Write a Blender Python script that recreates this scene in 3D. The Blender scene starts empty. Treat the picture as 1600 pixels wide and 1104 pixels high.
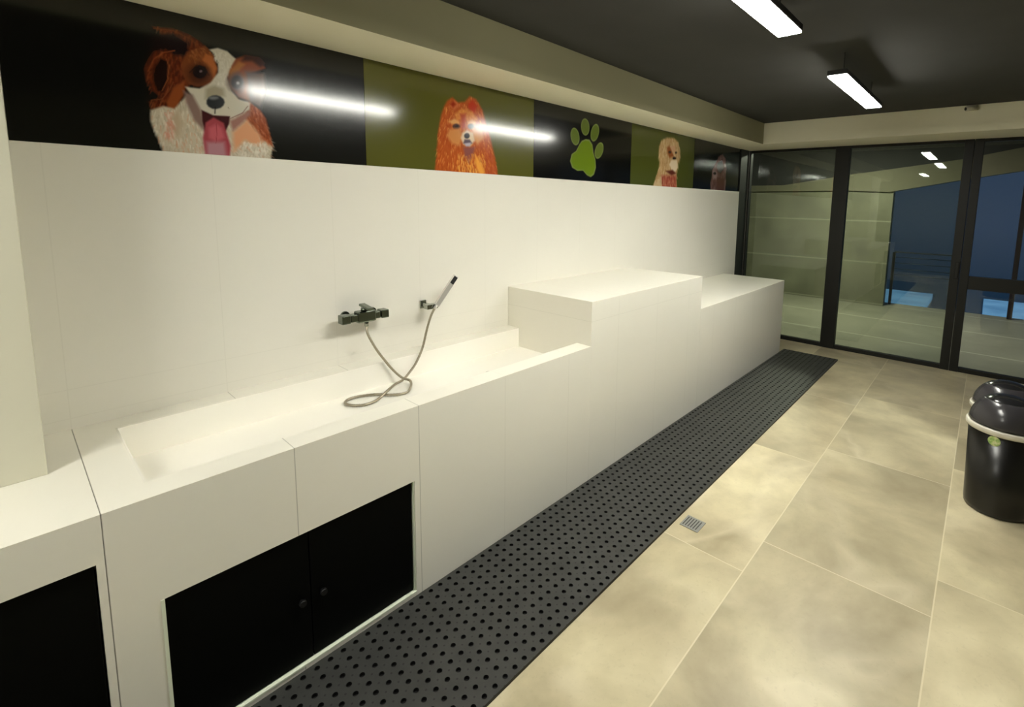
import bpy, bmesh, math, random
import numpy as np
from mathutils import Matrix, Vector

# ------------------------------------------------------------------ camera, world, exposure
SC = bpy.context.scene
COL = SC.collection
cam = bpy.data.cameras.new('camera')
cam_ob = bpy.data.objects.new('camera', cam)
COL.objects.link(cam_ob)
RT = (0.6533654, -0.7568331, 0.0178122)
UP = (0.0814380, 0.0936576, 0.9922682)
BK = (-0.7526496, -0.6468631, 0.1228276)
M = Matrix(((RT[0], UP[0], BK[0], 0.0), (RT[1], UP[1], BK[1], -2.3666),
            (RT[2], UP[2], BK[2], 1.65), (0, 0, 0, 1)))
cam_ob.matrix_world = M
cam.sensor_fit = 'HORIZONTAL'
cam.sensor_width = 36.0
cam.lens = 766.63 / 1600 * 36.0
cam.shift_x = (800 - 882.89) / 1600
cam.shift_y = (410.15 - 552) / 1600
cam.clip_start = 0.02
cam.clip_end = 300
SC.camera = cam_ob

world = bpy.data.worlds.new('dusk_sky')
SC.world = world
world.use_nodes = True
wn = world.node_tree.nodes
wl = world.node_tree.links
wn.clear()
w_out = wn.new('ShaderNodeOutputWorld')
w_bg = wn.new('ShaderNodeBackground')
w_tc = wn.new('ShaderNodeTexCoord')
w_sep = wn.new('ShaderNodeSeparateXYZ')
w_ramp = wn.new('ShaderNodeValToRGB')
wl.new(w_tc.outputs['Generated'], w_sep.inputs[0])
w_mad = wn.new('ShaderNodeMath'); w_mad.operation = 'MULTIPLY_ADD'
w_mad.inputs[1].default_value = 1.0; w_mad.inputs[2].default_value = 0.3
wl.new(w_sep.outputs['Z'], w_mad.inputs[0])
wl.new(w_mad.outputs[0], w_ramp.inputs[0])
wl.new(w_ramp.outputs[0], w_bg.inputs[0])
wl.new(w_bg.outputs[0], w_out.inputs[0])
w_ramp.color_ramp.elements[0].position = 0.16
w_ramp.color_ramp.elements[0].color = (0.004, 0.012, 0.026, 1)
w_ramp.color_ramp.elements[1].position = 0.27
w_ramp.color_ramp.elements[1].color = (0.015, 0.025, 0.046, 1)
w_bg.inputs[1].default_value = 1.0

SC.view_settings.view_transform = 'Standard'
SC.view_settings.look = 'None'
SC.view_settings.gamma = 1.0
SC.view_settings.use_curve_mapping = False
SC.view_settings.exposure = 1.20
SC.cycles.max_bounces = 10
SC.cycles.diffuse_bounces = 6
SC.cycles.glossy_bounces = 5
SC.cycles.transparent_max_bounces = 12
SC.cycles.caustics_reflective = False
SC.cycles.caustics_refractive = False
SC.cycles.use_denoising = True

LAMP_STRENGTH = 55.0
LAMP_COLOR = (1.0, 0.985, 0.89)

# ------------------------------------------------------------------ helpers
def s2l(c):
    c = c / 255.0
    return c / 12.92 if c <= 0.04045 else ((c + 0.055) / 1.055) ** 2.4

def rgb(r, g, b):
    return (s2l(r), s2l(g), s2l(b), 1.0)

def new_mat(name):
    m = bpy.data.materials.new(name)
    m.use_nodes = True
    nt = m.node_tree
    return m, nt, nt.nodes['Principled BSDF']

def simple(name, col, rough=0.5, metal=0.0, spec=0.5, coat=0.0, noise=0.0, scale=20.0, bump=0.0):
    m, nt, b = new_mat(name)
    b.inputs['Base Color'].default_value = col
    b.inputs['Roughness'].default_value = rough
    b.inputs['Metallic'].default_value = metal
    b.inputs['Specular IOR Level'].default_value = spec
    b.inputs['Coat Weight'].default_value = coat
    if noise or bump:
        tc = nt.nodes.new('ShaderNodeTexCoord')
        n = nt.nodes.new('ShaderNodeTexNoise')
        n.inputs['Scale'].default_value = scale
        n.inputs['Detail'].default_value = 5
        nt.links.new(tc.outputs['Object'], n.inputs['Vector'])
        if noise:
            mx = nt.nodes.new('ShaderNodeMix')
            mx.data_type = 'RGBA'
            mx.inputs['A'].default_value = tuple(v * (1 - noise) for v in col[:3]) + (1,)
            mx.inputs['B'].default_value = tuple(min(1, v * (1 + noise)) for v in col[:3]) + (1,)
            nt.links.new(n.outputs['Fac'], mx.inputs['Factor'])
            nt.links.new(mx.outputs['Result'], b.inputs['Base Color'])
        if bump:
            bp = nt.nodes.new('ShaderNodeBump')
            bp.inputs['Strength'].default_value = bump
            bp.inputs['Distance'].default_value = 0.01
            nt.links.new(n.outputs['Fac'], bp.inputs['Height'])
            nt.links.new(bp.outputs[0], b.inputs['Normal'])
    return m

def emit(name, col, strength):
    m, nt, b = new_mat(name)
    b.inputs['Base Color'].default_value = (0.8, 0.8, 0.8, 1)
    b.inputs['Emission Color'].default_value = (*col[:3], 1)
    b.inputs['Emission Strength'].default_value = strength
    return m

def box(bm, x0, x1, y0, y1, z0, z1, bev=0.0):
    if x0 > x1: x0, x1 = x1, x0
    if y0 > y1: y0, y1 = y1, y0
    if z0 > z1: z0, z1 = z1, z0
    r = bmesh.ops.create_cube(bm, size=1.0)
    vs = r['verts']
    for v in vs:
        v.co = Vector(((x0 + x1) / 2 + v.co.x * (x1 - x0), (y0 + y1) / 2 + v.co.y * (y1 - y0),
                       (z0 + z1) / 2 + v.co.z * (z1 - z0)))
    if bev:
        es = list({e for v in vs for e in v.link_edges})
        bmesh.ops.bevel(bm, geom=es, offset=bev, segments=2, profile=0.5, affect='EDGES')
    return bm

def xform_new(bm, n0, mat4):
    bm.verts.ensure_lookup_table()
    for v in bm.verts[n0:]:
        v.co = mat4 @ v.co

def obox(bm, center, axes, size, bev=0.0):
    """box with its own axes (x, y, z unit vectors)"""
    t = bmesh.new()
    box(t, -size[0] / 2, size[0] / 2, -size[1] / 2, size[1] / 2, -size[2] / 2, size[2] / 2, bev)
    ax = [Vector(a).normalized() for a in axes]
    mt = Matrix(((ax[0].x, ax[1].x, ax[2].x, center[0]), (ax[0].y, ax[1].y, ax[2].y, center[1]),
                 (ax[0].z, ax[1].z, ax[2].z, center[2]), (0, 0, 0, 1)))
    me = bpy.data.meshes.new('tmp')
    t.transform(mt)
    t.to_mesh(me)
    t.free()
    bm.from_mesh(me)
    bpy.data.meshes.remove(me)

def cyl(bm, p0, p1, r0, r1=None, seg=24, caps=True):
    r1 = r0 if r1 is None else r1
    p0 = Vector(p0); p1 = Vector(p1)
    d = p1 - p0
    a = d.orthogonal().normalized()
    b = d.normalized().cross(a)
    A = []; B = []
    for i in range(seg):
        t = 2 * math.pi * i / seg
        o = a * math.cos(t) + b * math.sin(t)
        A.append(bm.verts.new(p0 + o * r0)); B.append(bm.verts.new(p1 + o * r1))
    for i in range(seg):
        j = (i + 1) % seg
        f = bm.faces.new((A[i], A[j], B[j], B[i])); f.smooth = True
    if caps:
        bm.faces.new(A[::-1]); bm.faces.new(B)

def lathe(bm, prof, seg=48, c=(0, 0, 0), smooth=True):
    """prof: list of (r, z)"""
    rings = []
    for r, z in prof:
        if r < 1e-6:
            rings.append([bm.verts.new((c[0], c[1], c[2] + z))])
        else:
            rings.append([bm.verts.new((c[0] + r * math.cos(2 * math.pi * i / seg), c[1] + r * math.sin(2 * math.pi * i / seg), c[2] + z)) for i in range(seg)])
    for a, b in zip(rings[:-1], rings[1:]):
        for i in range(seg):
            j = (i + 1) % seg
            if len(a) == 1 and len(b) == 1: continue
            if len(a) == 1: f = bm.faces.new((a[0], b[j], b[i]))
            elif len(b) == 1: f = bm.faces.new((a[i], a[j], b[0]))
            else: f = bm.faces.new((a[i], a[j], b[j], b[i]))
            f.smooth = smooth

def prism_yz(bm, pts, x0, x1):
    A = [bm.verts.new((x0, y, z)) for y, z in pts]
    B = [bm.verts.new((x1, y, z)) for y, z in pts]
    n = len(pts)
    bm.faces.new(A); bm.faces.new(B[::-1])
    for i in range(n):
        j = (i + 1) % n
        bm.faces.new((A[j], A[i], B[i], B[j]))

def tube(bm, pts, r, seg=10, sub=8):
    P = [Vector(p) for p in pts]
    out = []
    n = len(P)
    for i in range(n - 1):
        p0 = P[max(i - 1, 0)]; p1 = P[i]; p2 = P[i + 1]; p3 = P[min(i + 2, n - 1)]
        for k in range(sub):
            t = k / sub
            out.append(0.5 * ((2 * p1) + (p2 - p0) * t + (2 * p0 - 5 * p1 + 4 * p2 - p3) * t * t + (3 * p1 - p0 - 3 * p2 + p3) * t ** 3))
    out.append(P[-1])
    T = [(out[min(i + 1, len(out) - 1)] - out[max(i - 1, 0)]).normalized() for i in range(len(out))]
    a = T[0].orthogonal().normalized()
    rings = []
    for i, p in enumerate(out):
        a = (a - T[i] * a.dot(T[i])).normalized()
        b = T[i].cross(a)
        # metal hose: tiny corrugation
        rr = r * (1.0 + 0.07 * (1 if i % 2 else -1))
        rings.append([bm.verts.new(p + (a * math.cos(2 * math.pi * k / seg) + b * math.sin(2 * math.pi * k / seg)) * rr) for k in range(seg)])
    for A, B in zip(rings[:-1], rings[1:]):
        for k in range(seg):
            j = (k + 1) % seg
            f = bm.faces.new((A[k], A[j], B[j], B[k])); f.smooth = True
    bm.faces.new(rings[0][::-1]); bm.faces.new(rings[-1])

def obj(name, bm, mat, parent=None, **props):
    me = bpy.data.meshes.new(name)
    bmesh.ops.recalc_face_normals(bm, faces=bm.faces)
    bm.to_mesh(me); bm.free()
    for m in (mat if isinstance(mat, (list, tuple)) else [mat]):
        me.materials.append(m)
    o = bpy.data.objects.new(name, me)
    COL.objects.link(o)
    if parent is not None:
        base = parent.matrix_basis.translation.copy()
        if parent.parent: base += parent.parent.matrix_basis.translation
        me.transform(Matrix.Translation(-base))
        o.parent = parent
    for k, v in props.items():
        o[k] = v
    return o

def bbox_base(o):
    """put a top-level mesh's origin at the centre of its base"""
    me = o.data
    xs = [v.co for v in me.vertices]
    c = Vector(((min(v.x for v in xs) + max(v.x for v in xs)) / 2, (min(v.y for v in xs) + max(v.y for v in xs)) / 2, min(v.z for v in xs)))
    me.transform(Matrix.Translation(-c)); o.location = c
    return o

def struct(name, bm, mat, **p):
    o = obj(name, bm, mat, None, kind='structure', **p)
    return o

def thing(name, label, cat, loc, group=None):
    o = bpy.data.objects.new(name, None)
    o.empty_display_size = 0.1
    COL.objects.link(o)
    o.location = loc
    o['label'] = label; o['category'] = cat
    if group: o['group'] = group
    return o

def dup(root, loc, label):
    r = root.copy(); COL.objects.link(r); r.location = loc; r['label'] = label
    for ch in list(root.children):
        c = ch.copy(); COL.objects.link(c); c.parent = r
        for g in ch.children:
            d = g.copy(); COL.objects.link(d); d.parent = c
    return r

# ------------------------------------------------------------------ node material helpers
class NT:
    def __init__(s, nt): s.nt = nt
    def math(s, op, a, b=None, c=None):
        n = s.nt.nodes.new('ShaderNodeMath'); n.operation = op
        for i, v in enumerate((a, b, c)):
            if v is None: continue
            if isinstance(v, (int, float)): n.inputs[i].default_value = v
            else: s.nt.links.new(v, n.inputs[i])
        return n.outputs[0]
    def mix(s, f, a, b):
        n = s.nt.nodes.new('ShaderNodeMix'); n.data_type = 'RGBA'
        for k, v in (('Factor', f), ('A', a), ('B', b)):
            if isinstance(v, (int, float, tuple)): n.inputs[k].default_value = v
            else: s.nt.links.new(v, n.inputs[k])
        return n.outputs['Result']
    def pos(s):
        g = s.nt.nodes.new('ShaderNodeNewGeometry')
        x = s.nt.nodes.new('ShaderNodeSeparateXYZ')
        s.nt.links.new(g.outputs['Position'], x.inputs[0])
        return g.outputs['Position'], x.outputs[0], x.outputs[1], x.outputs[2]
    def noise(s, vec, scale, detail=4, rough=0.5, dist=0.0):
        n = s.nt.nodes.new('ShaderNodeTexNoise')
        n.inputs['Scale'].default_value = scale; n.inputs['Detail'].default_value = detail
        n.inputs['Roughness'].default_value = rough; n.inputs['Distortion'].default_value = dist
        s.nt.links.new(vec, n.inputs['Vector'])
        return n.outputs['Fac']
    def ramp(s, f, *stops):
        n = s.nt.nodes.new('ShaderNodeValToRGB')
        cr = n.color_ramp
        while len(cr.elements) < len(stops): cr.elements.new(0.5)
        for e, (p, c) in zip(cr.elements, stops):
            e.position = p; e.color = c if len(c) == 4 else (*c, 1)
        s.nt.links.new(f, n.inputs[0])
        return n.outputs[0]
    def line(s, v, period, off, half):
        """1 on thin lines every period"""
        t = s.math('DIVIDE', s.math('SUBTRACT', v, off), period)
        d = s.math('ABSOLUTE', s.math('SUBTRACT', t, s.math('ROUND', t)))
        return s.math('LESS_THAN', d, half / period)
    def one_line(s, v, at, half):
        return s.math('LESS_THAN', s.math('ABSOLUTE', s.math('SUBTRACT', v, at)), half)

PITCH = 0.467
X0 = 0.117

def white_tile(name, base, rough=0.28, strong=True, zlines=(0.972,), fade=0.15):
    m, nt, b = new_mat(name)
    N = NT(nt)
    P, x, y, z = N.pos()
    n = N.noise(P, 1.7, 5, 0.6)
    col = N.mix(n, tuple(v * 0.965 for v in base[:3]) + (1,), tuple(min(1, v * 1.03) for v in base[:3]) + (1,))
    fine = N.line(x, PITCH, X0, 0.0016)
    g = fine
    for zl in zlines:
        g = N.math('MAXIMUM', g, N.one_line(z, zl, 0.0016))
    col = N.mix(N.math('MULTIPLY', g, fade), col, (0.30, 0.28, 0.22, 1))
    if strong:
        s3 = N.math('MULTIPLY', N.line(x, PITCH, X0, 0.0015), N.math('LESS_THAN', x, 1.1))
        col = N.mix(N.math('MULTIPLY', s3, 0.42), col, (0.16, 0.15, 0.11, 1))
    nt.links.new(col, b.inputs['Base Color'])
    b.inputs['Roughness'].default_value = rough
    b.inputs['Specular IOR Level'].default_value = 0.45
    return m

M_TILE = white_tile('white_porcelain_tile', (0.80, 0.775, 0.69, 1))
M_WALLTILE = white_tile('white_wall_tile', (0.79, 0.765, 0.69, 1), 0.32, False, (0.972, 0.868), 0.075)
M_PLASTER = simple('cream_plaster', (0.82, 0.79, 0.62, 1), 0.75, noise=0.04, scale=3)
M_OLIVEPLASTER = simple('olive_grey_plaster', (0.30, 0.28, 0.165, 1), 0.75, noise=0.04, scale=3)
M_FARWALL = simple('olive_green_wall_paint', (0.17, 0.17, 0.105, 1), 0.7, noise=0.04, scale=3)
M_PILLAR = simple('pale_grey_plaster', (0.62, 0.60, 0.48, 1), 0.7, noise=0.03, scale=3)
M_CEIL = simple('dark_grey_ceiling_paint', (0.060, 0.060, 0.056, 1), 0.9, spec=0.12, noise=0.1, scale=4)
M_FRAME = simple('dark_bronze_aluminium', (0.0085, 0.0085, 0.0065, 1), 0.5, metal=0.0, spec=0.3)
M_BLACKPAINT = simple('matt_black_board', (0.0009, 0.0011, 0.0009, 1), 0.55, spec=0.08, noise=0.2, scale=30)
M_RUBBER = simple('black_rubber', (0.026, 0.027, 0.026, 1), 0.62, spec=0.35, noise=0.25, scale=12)
M_DARKRUBBER = simple('deep_black_rubber', (0.003, 0.003, 0.003, 1), 0.9, spec=0.1)
M_CHROME = simple('chrome', (0.36, 0.38, 0.33, 1), 0.16, metal=1.0)
M_DARKCHROME = simple('dark_chrome', (0.15, 0.17, 0.135, 1), 0.22, metal=1.0)
M_HOSE = simple('braided_steel_hose', (0.38, 0.34, 0.26, 1), 0.36, metal=0.85)
M_WANDWHITE = simple('satin_silver', (0.62, 0.60, 0.56, 1), 0.35, metal=0.6)
M_SPRAY = simple('black_nozzle_rubber', (0.008, 0.008, 0.008, 1), 0.5)
M_BINBODY = simple('glossy_black_plastic', (0.0055, 0.005, 0.0045, 1), 0.28, spec=0.5)
M_BINRIM = simple('pale_grey_plastic', (0.56, 0.53, 0.44, 1), 0.4)
M_BINLID = simple('black_lid_plastic', (0.012, 0.012, 0.013, 1), 0.16, spec=0.6)
M_JAMB = simple('white_jamb_bead', (0.72, 0.76, 0.62, 1), 0.5)
M_HOUSING = simple('black_lamp_housing', (0.02, 0.02, 0.02, 1), 0.5)
M_DIFF = emit('warm_white_led_diffuser', LAMP_COLOR, LAMP_STRENGTH)
M_CABLE = simple('black_cable', (0.02, 0.02, 0.02, 1), 0.6)
M_CAMWHITE = simple('off_white_camera_plastic', (0.55, 0.53, 0.42, 1), 0.4)
M_LENS = simple('black_lens', (0.01, 0.01, 0.01, 1), 0.08)
M_STEELDRAIN = simple('brushed_steel_drain', (0.27, 0.27, 0.25, 1), 0.45, metal=0.35, noise=0.15, scale=60)
M_DRAINSLOT = simple('dark_drain_slot', (0.05, 0.05, 0.045, 1), 0.7)
M_CLAD = simple('white_platform_render', (0.80, 0.77, 0.67, 1), 0.4)

def floor_material():
    m, nt, b = new_mat('veined_beige_slate_tile')
    N = NT(nt)
    P, x, y, z = N.pos()
    W = 0.672; L = 1.25
    # rows run along x; each row is shifted
    rowf = N.math('DIVIDE', N.math('SUBTRACT', -2.339, y), W)     # 0 at y=-2.339, -1 at -1.667
    row = N.math('FLOOR', rowf)
    dy = N.math('ABSOLUTE', N.math('SUBTRACT', rowf, N.math('ROUND', rowf)))
    gy = N.math('LESS_THAN', dy, 0.0027 / W)
    # offsets: row -2 -> .83, row -1 -> 1.10, row 0 -> 1.40
    off = N.math('ADD', 1.38, N.math('MULTIPLY', row, 0.27))
    cx = N.math('DIVIDE', N.math('SUBTRACT', x, off), L)
    cell = N.math('FLOOR', cx)
    dx = N.math('ABSOLUTE', N.math('SUBTRACT', cx, N.math('ROUND', cx)))
    gx = N.math('LESS_THAN', dx, 0.0022 / L)
    # random per tile
    cmb = nt.nodes.new('ShaderNodeCombineXYZ')
    nt.links.new(cell, cmb.inputs[0]); nt.links.new(row, cmb.inputs[1])
    wn_ = nt.nodes.new('ShaderNodeTexWhiteNoise'); wn_.noise_dimensions = '3D'
    nt.links.new(cmb.outputs[0], wn_.inputs['Vector'])
    b.inputs['Coat Weight'].default_value = 0.0
    va = nt.nodes.new('ShaderNodeVectorMath'); va.operation = 'MULTIPLY_ADD'
    nt.links.new(wn_.outputs['Color'], va.inputs[0]); va.inputs[1].default_value = (30, 30, 30)
    nt.links.new(P, va.inputs[2])
    V = va.outputs[0]
    cloud = N.noise(V, 1.6, 6, 0.55, 0.25)
    base = N.ramp(cloud, (0.30, (0.33, 0.28, 0.175)), (0.44, (0.44, 0.38, 0.245)), (0.57, (0.58, 0.51, 0.33)), (0.72, (0.76, 0.68, 0.46)))
    # pale veins: thin bands of a warped noise
    v1 = N.noise(V, 0.9, 3, 0.55, 0.6)
    vein = N.math('SUBTRACT', 1.0, N.math('MULTIPLY', N.math('ABSOLUTE', N.math('SUBTRACT', v1, 0.5)), 22.0))
    vein = N.math('MAXIMUM', vein, 0.0)
    veinmask = N.math('MULTIPLY', vein, N.ramp(N.noise(V, 0.9, 2), (0.42, (0, 0, 0)), (0.6, (1, 1, 1))))
    base = N.mix(N.math('MULTIPLY', veinmask, 0.4), base, (0.78, 0.70, 0.50, 1))
    speck = N.noise(V, 60, 3, 0.6)
    base = N.mix(N.math('MULTIPLY', N.math('GREATER_THAN', speck, 0.62), 0.10), base, (0.30, 0.26, 0.17, 1))
    tint = N.math('ADD', 0.88, N.math('MULTIPLY', wn_.outputs['Value'], 0.22))
    hs = nt.nodes.new('ShaderNodeHueSaturation')
    nt.links.new(base, hs.inputs['Color']); nt.links.new(tint, hs.inputs['Value'])
    col = N.mix(N.math('MULTIPLY', gy, 0.75), hs.outputs[0], (0.70, 0.63, 0.45, 1))
    col = N.mix(N.math('MULTIPLY', gx, 0.75), col, (0.70, 0.63, 0.45, 1))
    nt.links.new(col, b.inputs['Base Color'])
    r = N.math('ADD', 0.30, N.math('MULTIPLY', cloud, 0.2))
    nt.links.new(r, b.inputs['Roughness'])
    b.inputs['Specular IOR Level'].default_value = 0.4
    return m
M_FLOOR = floor_material()

def glass_material(name, tint, refl):
    m, nt, b = new_mat(name)
    nt.nodes.remove(b)
    out = nt.nodes['Material Output']
    tr = nt.nodes.new('ShaderNodeBsdfTransparent'); tr.inputs[0].default_value = tint
    gl = nt.nodes.new('ShaderNodeBsdfGlossy'); gl.inputs['Roughness'].default_value = 0.015
    gl.inputs[0].default_value = (0.95, 1.0, 0.95, 1)
    fr = nt.nodes.new('ShaderNodeFresnel'); fr.inputs[0].default_value = refl
    mx = nt.nodes.new('ShaderNodeMixShader')
    nt.links.new(fr.outputs[0], mx.inputs[0]); nt.links.new(tr.outputs[0], mx.inputs[1]); nt.links.new(gl.outputs[0], mx.inputs[2])
    nt.links.new(mx.outputs[0], out.inputs['Surface'])
    return m
M_GLASS = glass_material('tinted_glass', (0.72, 0.76, 0.70, 1), 1.50)
M_LINER = simple('bright_basin_lining', (0.90, 0.875, 0.80, 1), 0.2)
M_GLASS_CLEAR = glass_material('clear_glass', (0.88, 0.90, 0.88, 1), 1.45)

# ------------------------------------------------------------------ dimensions (metres)
D = 0.702        # counter depth
H1 = 0.829       # counter height
H2 = 1.090       # platform height
XG = 6.316       # glass facade
XB = 5.672       # end bulkhead face
SOF = 0.373      # side bulkhead depth
H5 = 1.812       # top of white tiled wall
H6 = 2.327
H7 = 2.554
YR = -4.3        # right wall
XBK = -2.6       # wall behind

# ------------------------------------------------------------------ room shell
bm = bmesh.new(); box(bm, XBK - .15, XG + .05, YR - .15, 0.15, -0.12, 0.0); struct('floor', bm, M_FLOOR)
bm = bmesh.new(); box(bm, XBK - .15, XG + .15, YR - .15, 0.15, H7, H7 + .12); struct('ceiling', bm, M_CEIL)
bm = bmesh.new(); box(bm, XBK, 6.02, 0.0, 0.03, 0.0, H5, 0.002); struct('wall_left', bm, M_WALLTILE)
bm = bmesh.new(); box(bm, XBK, XG + .1, 0.03, 0.15, 0.0, H7); struct('wall_left_backing', bm, M_PILLAR)
bm = bmesh.new(); box(bm, 6.022, XG - .03, 0.0, 0.03, 0.0, H6); struct('trim_1', bm, M_FRAME)
bm = bmesh.new(); box(bm, XBK - .15, XBK, YR - .15, 0.15, 0, H7); struct('wall_back', bm, M_FARWALL)
bm = bmesh.new(); box(bm, XBK, XG + .05, YR - .15, YR, 0, H7); struct('wall_right', bm, M_FARWALL)
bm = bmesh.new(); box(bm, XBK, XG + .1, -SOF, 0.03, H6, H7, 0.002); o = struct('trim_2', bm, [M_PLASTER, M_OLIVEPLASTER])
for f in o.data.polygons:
    if f.normal.y < -0.9: f.material_index = 1      # its room-side face is set a darker olive than the rest
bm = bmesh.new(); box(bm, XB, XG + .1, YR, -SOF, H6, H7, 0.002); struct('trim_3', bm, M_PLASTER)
bm = bmesh.new(); box(bm, -1.0, 0.042, -0.344, 0.0, H1, H6, 0.002); struct('trim_4', bm, M_PILLAR)

# glass facade: three fixed bays, wide dark mullions
def bay(n, y_hi, y_lo, mid, glassmat, left_post, right_post):
    z0, z1 = 0.0, H6
    bm = bmesh.new()
    # jambs (posts) at both sides, head, sill
    if left_post: box(bm, XG - .03, XG + .05, y_hi, y_hi + left_post, z0, z1, 0.003)
    if right_post: box(bm, XG - .03, XG + .05, y_lo - right_post, y_lo, z0, z1, 0.003)
    box(bm, XG - .02, XG + .04, y_lo, y_hi, z0, z0 + .045, 0.002)
    box(bm, XG - .02, XG + .04, y_lo, y_hi, z1 - .03, z1, 0.002)
    if mid: box(bm, XG - .02, XG + .04, y_lo, y_hi, mid[0], mid[1], 0.002)
    f = struct('window_%d' % n, bm, M_FRAME)
    bm = bmesh.new(); box(bm, XG + .006, XG + .014, y_lo - .004, y_hi + .004, z0 + .03, z1 - .02)
    p = obj('pane', bm, glassmat, f)
    return f
bay(1, -0.02, -0.975, None, M_GLASS, 0.02, 0)
w2 = bay(2, -1.122, -2.112, None, M_GLASS, 0.147, 0.075)
w3 = bay(3, -2.262, -3.25, (0.855, 0.985), M_GLASS_CLEAR, 0.072, 0.15)
bay(4, -3.40, -4.28, None, M_GLASS, 0, 0.02)
# dark door leaf edges beside the second mullion
bm = bmesh.new(); box(bm, XG - .045, XG - .022, -2.178, -2.146, 0.95, 1.12, 0.004)
o = obj('handle', bm, M_FRAME, w2)

# ------------------------------------------------------------------ ceiling lamps
def lamp(x0, x1, y, label, zb=2.39):
    cx = (x0 + x1) / 2
    t = thing('linear_lamp', label, 'lamp', (cx, y, zb), 'suspended linear ceiling lamps')
    w = 0.052
    bm = bmesh.new(); box(bm, x0, x1, y - w, y + w, zb + .008, zb + .036, 0.002)
    obj('housing', bm, M_HOUSING, t)
    bm = bmesh.new(); box(bm, x0 + .004, x1 - .004, y - w + .004, y + w - .004, zb, zb + .0075, 0.001)
    obj('diffuser', bm, M_DIFF, t)
    for xx in (x0 + .15, x1 - .15):
        bm = bmesh.new(); cyl(bm, (xx, y, zb + .036), (xx, y, H7), .0022, seg=8)
        obj('cable', bm, M_CABLE, t)
    return t
YL = -1.629
lamp(1.22, 2.34, YL, 'bright linear ceiling lamp, the nearer of the two, cut by the top of the photo')
lamp(3.21, 4.38, YL, 'short bright linear ceiling lamp hanging before the end bulkhead, farther of the two')
lamp(-1.75, -0.63, -1.15, 'added linear fill lamp above and behind the camera, out of view')  # unseen fill lamp, added to brighten the near end of the counter

# ------------------------------------------------------------------ washing counter with basin
XC0, XC1 = X0, 2.18
DX0, DX1, DZ0, DZ1 = 0.218, 1.026, 0.030, 0.517
BX0 = 0.218; BF = -0.600; BB = -0.100; BZ = 0.705
t = thing('washing_counter', 'long white tiled washing counter with sunken basin and black doors below', 'counter', ((XC0 + XC1) / 2, -D / 2, 0))
def rect_grid_body(bm):
    # front shell with a doorway, basin rim all round: one solid body built of aligned blocks
    box(bm, XC0, DX0, -D, BF, 0, H1)
    box(bm, DX0, DX1, -D, BF, DZ1, H1)
    box(bm, DX1, XC1, -D, BF, 0, H1)
    box(bm, XC0, BX0, BF, -0.0005, 0, H1)
    box(bm, BX0, XC1, BB, -0.0005, 0, H1)
    box(bm, DX0, DX1, -D, -0.672, 0, 0.024)
bm = bmesh.new(); rect_grid_body(bm)
obj('body', bm, M_TILE, t)
bm = bmesh.new()
box(bm, BX0, XC1, BF, BB, BZ - .05, BZ)
box(bm, BX0 + .0, XC1, BB - .006, BB, BZ, H1 - .0005)
box(bm, BX0, XC1, BF, BF + .006, BZ, H1 - .0005)
box(bm, BX0, BX0 + .006, BF, BB, BZ, H1 - .0005)
bs = obj('basin', bm, M_LINER, t)
bm = bmesh.new(); lathe(bm, [(0, .004), (.022, .004), (.030, .003), (.033, 0.0)], 32, (1.72, -.36, BZ)); obj('drain', bm, M_CHROME, bs)
# pale bead round the doorway
bm = bmesh.new()
box(bm, DX0, DX0 + .009, -D - .002, -.668, DZ0 - .005, DZ1)
box(bm, DX0, DX1, -D - .002, -.668, 0.024, 0.031)
box(bm, DX1 - .006, DX1, -D + .004, -.668, DZ0, DZ1)
obj('door_trim', bm, M_JAMB, t, label='pale bead around the doorway')
M_KNOB = simple('black_knob', (0.006, 0.006, 0.006, 1), 0.5, spec=0.3)
xm = 0.618
for k, (a, b_) in enumerate(((DX0 + .010, xm - .0015), (xm + .0015, DX1 - .010))):
    bm = bmesh.new(); box(bm, a, b_, -.690, -.672, DZ0 + .003, DZ1 - .001, .0015)
    dr = obj('door', bm, M_BLACKPAINT, t)
    kx = xm - .033 if k == 0 else xm + .037
    bm = bmesh.new(); cyl(bm, (kx, -.690, .266), (kx, -.700, .266), .0055, .007, 20); cyl(bm, (kx, -.700, .266), (kx, -.712, .266), .012, .0105, 24)
    obj('knob', bm, M_KNOB, dr)

# side cabinet left of the first seam
t = thing('side_cabinet', 'white tiled counter unit with tall black door at the left edge, under the pillar', 'counter', (-.5, -D / 2, 0))
bm = bmesh.new()
sx0, sx1 = -1.4, XC0 - .001
ox0, ox1, oz1 = -0.75, 0.099, 0.697
box(bm, sx0, ox0, -D, -0.0005, 0, H1)
box(bm, ox0, ox1, -D, -0.60, oz1, H1)
box(bm, ox0, ox1, -0.60, -0.0005, oz1, H1)
box(bm, ox1, sx1, -D, -0.0005, 0, H1)
obj('body', bm, M_TILE, t)
for k, (a, b_) in enumerate(((ox0 + .004, -.327), (-.324, ox1 - .004))):
    bm = bmesh.new(); box(bm, a, b_, -.690, -.672, .02, oz1 - .001, .0015)
    dr = obj('door', bm, M_BLACKPAINT, t)
    kx = -.36 if k == 0 else 0.045
    kz = .268
    bm = bmesh.new(); cyl(bm, (kx, -.690, kz), (kx, -.700, kz), .0055, .007, 20); cyl(bm, (kx, -.700, kz), (kx, -.712, kz), .012, .0105, 24)
    obj('knob', bm, M_SPRAY, dr)

# raised platform and lower end counter
bm = bmesh.new(); box(bm, 2.1805, 3.600, -D, -0.0005, 0, H2, .0025)
o = obj('grooming_platform', bm, M_TILE, None, label='raised white tiled block rising above the counter beside the basin', category='platform'); bbox_base(o)
bm = bmesh.new(); box(bm, 3.6005, 5.690, -D, -0.0005, 0, H1, .0025)
o = obj('end_counter', bm, M_TILE, None, label='plain white tiled counter at the far end near the glass, beyond the raised block', category='counter'); bbox_base(o)

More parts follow.
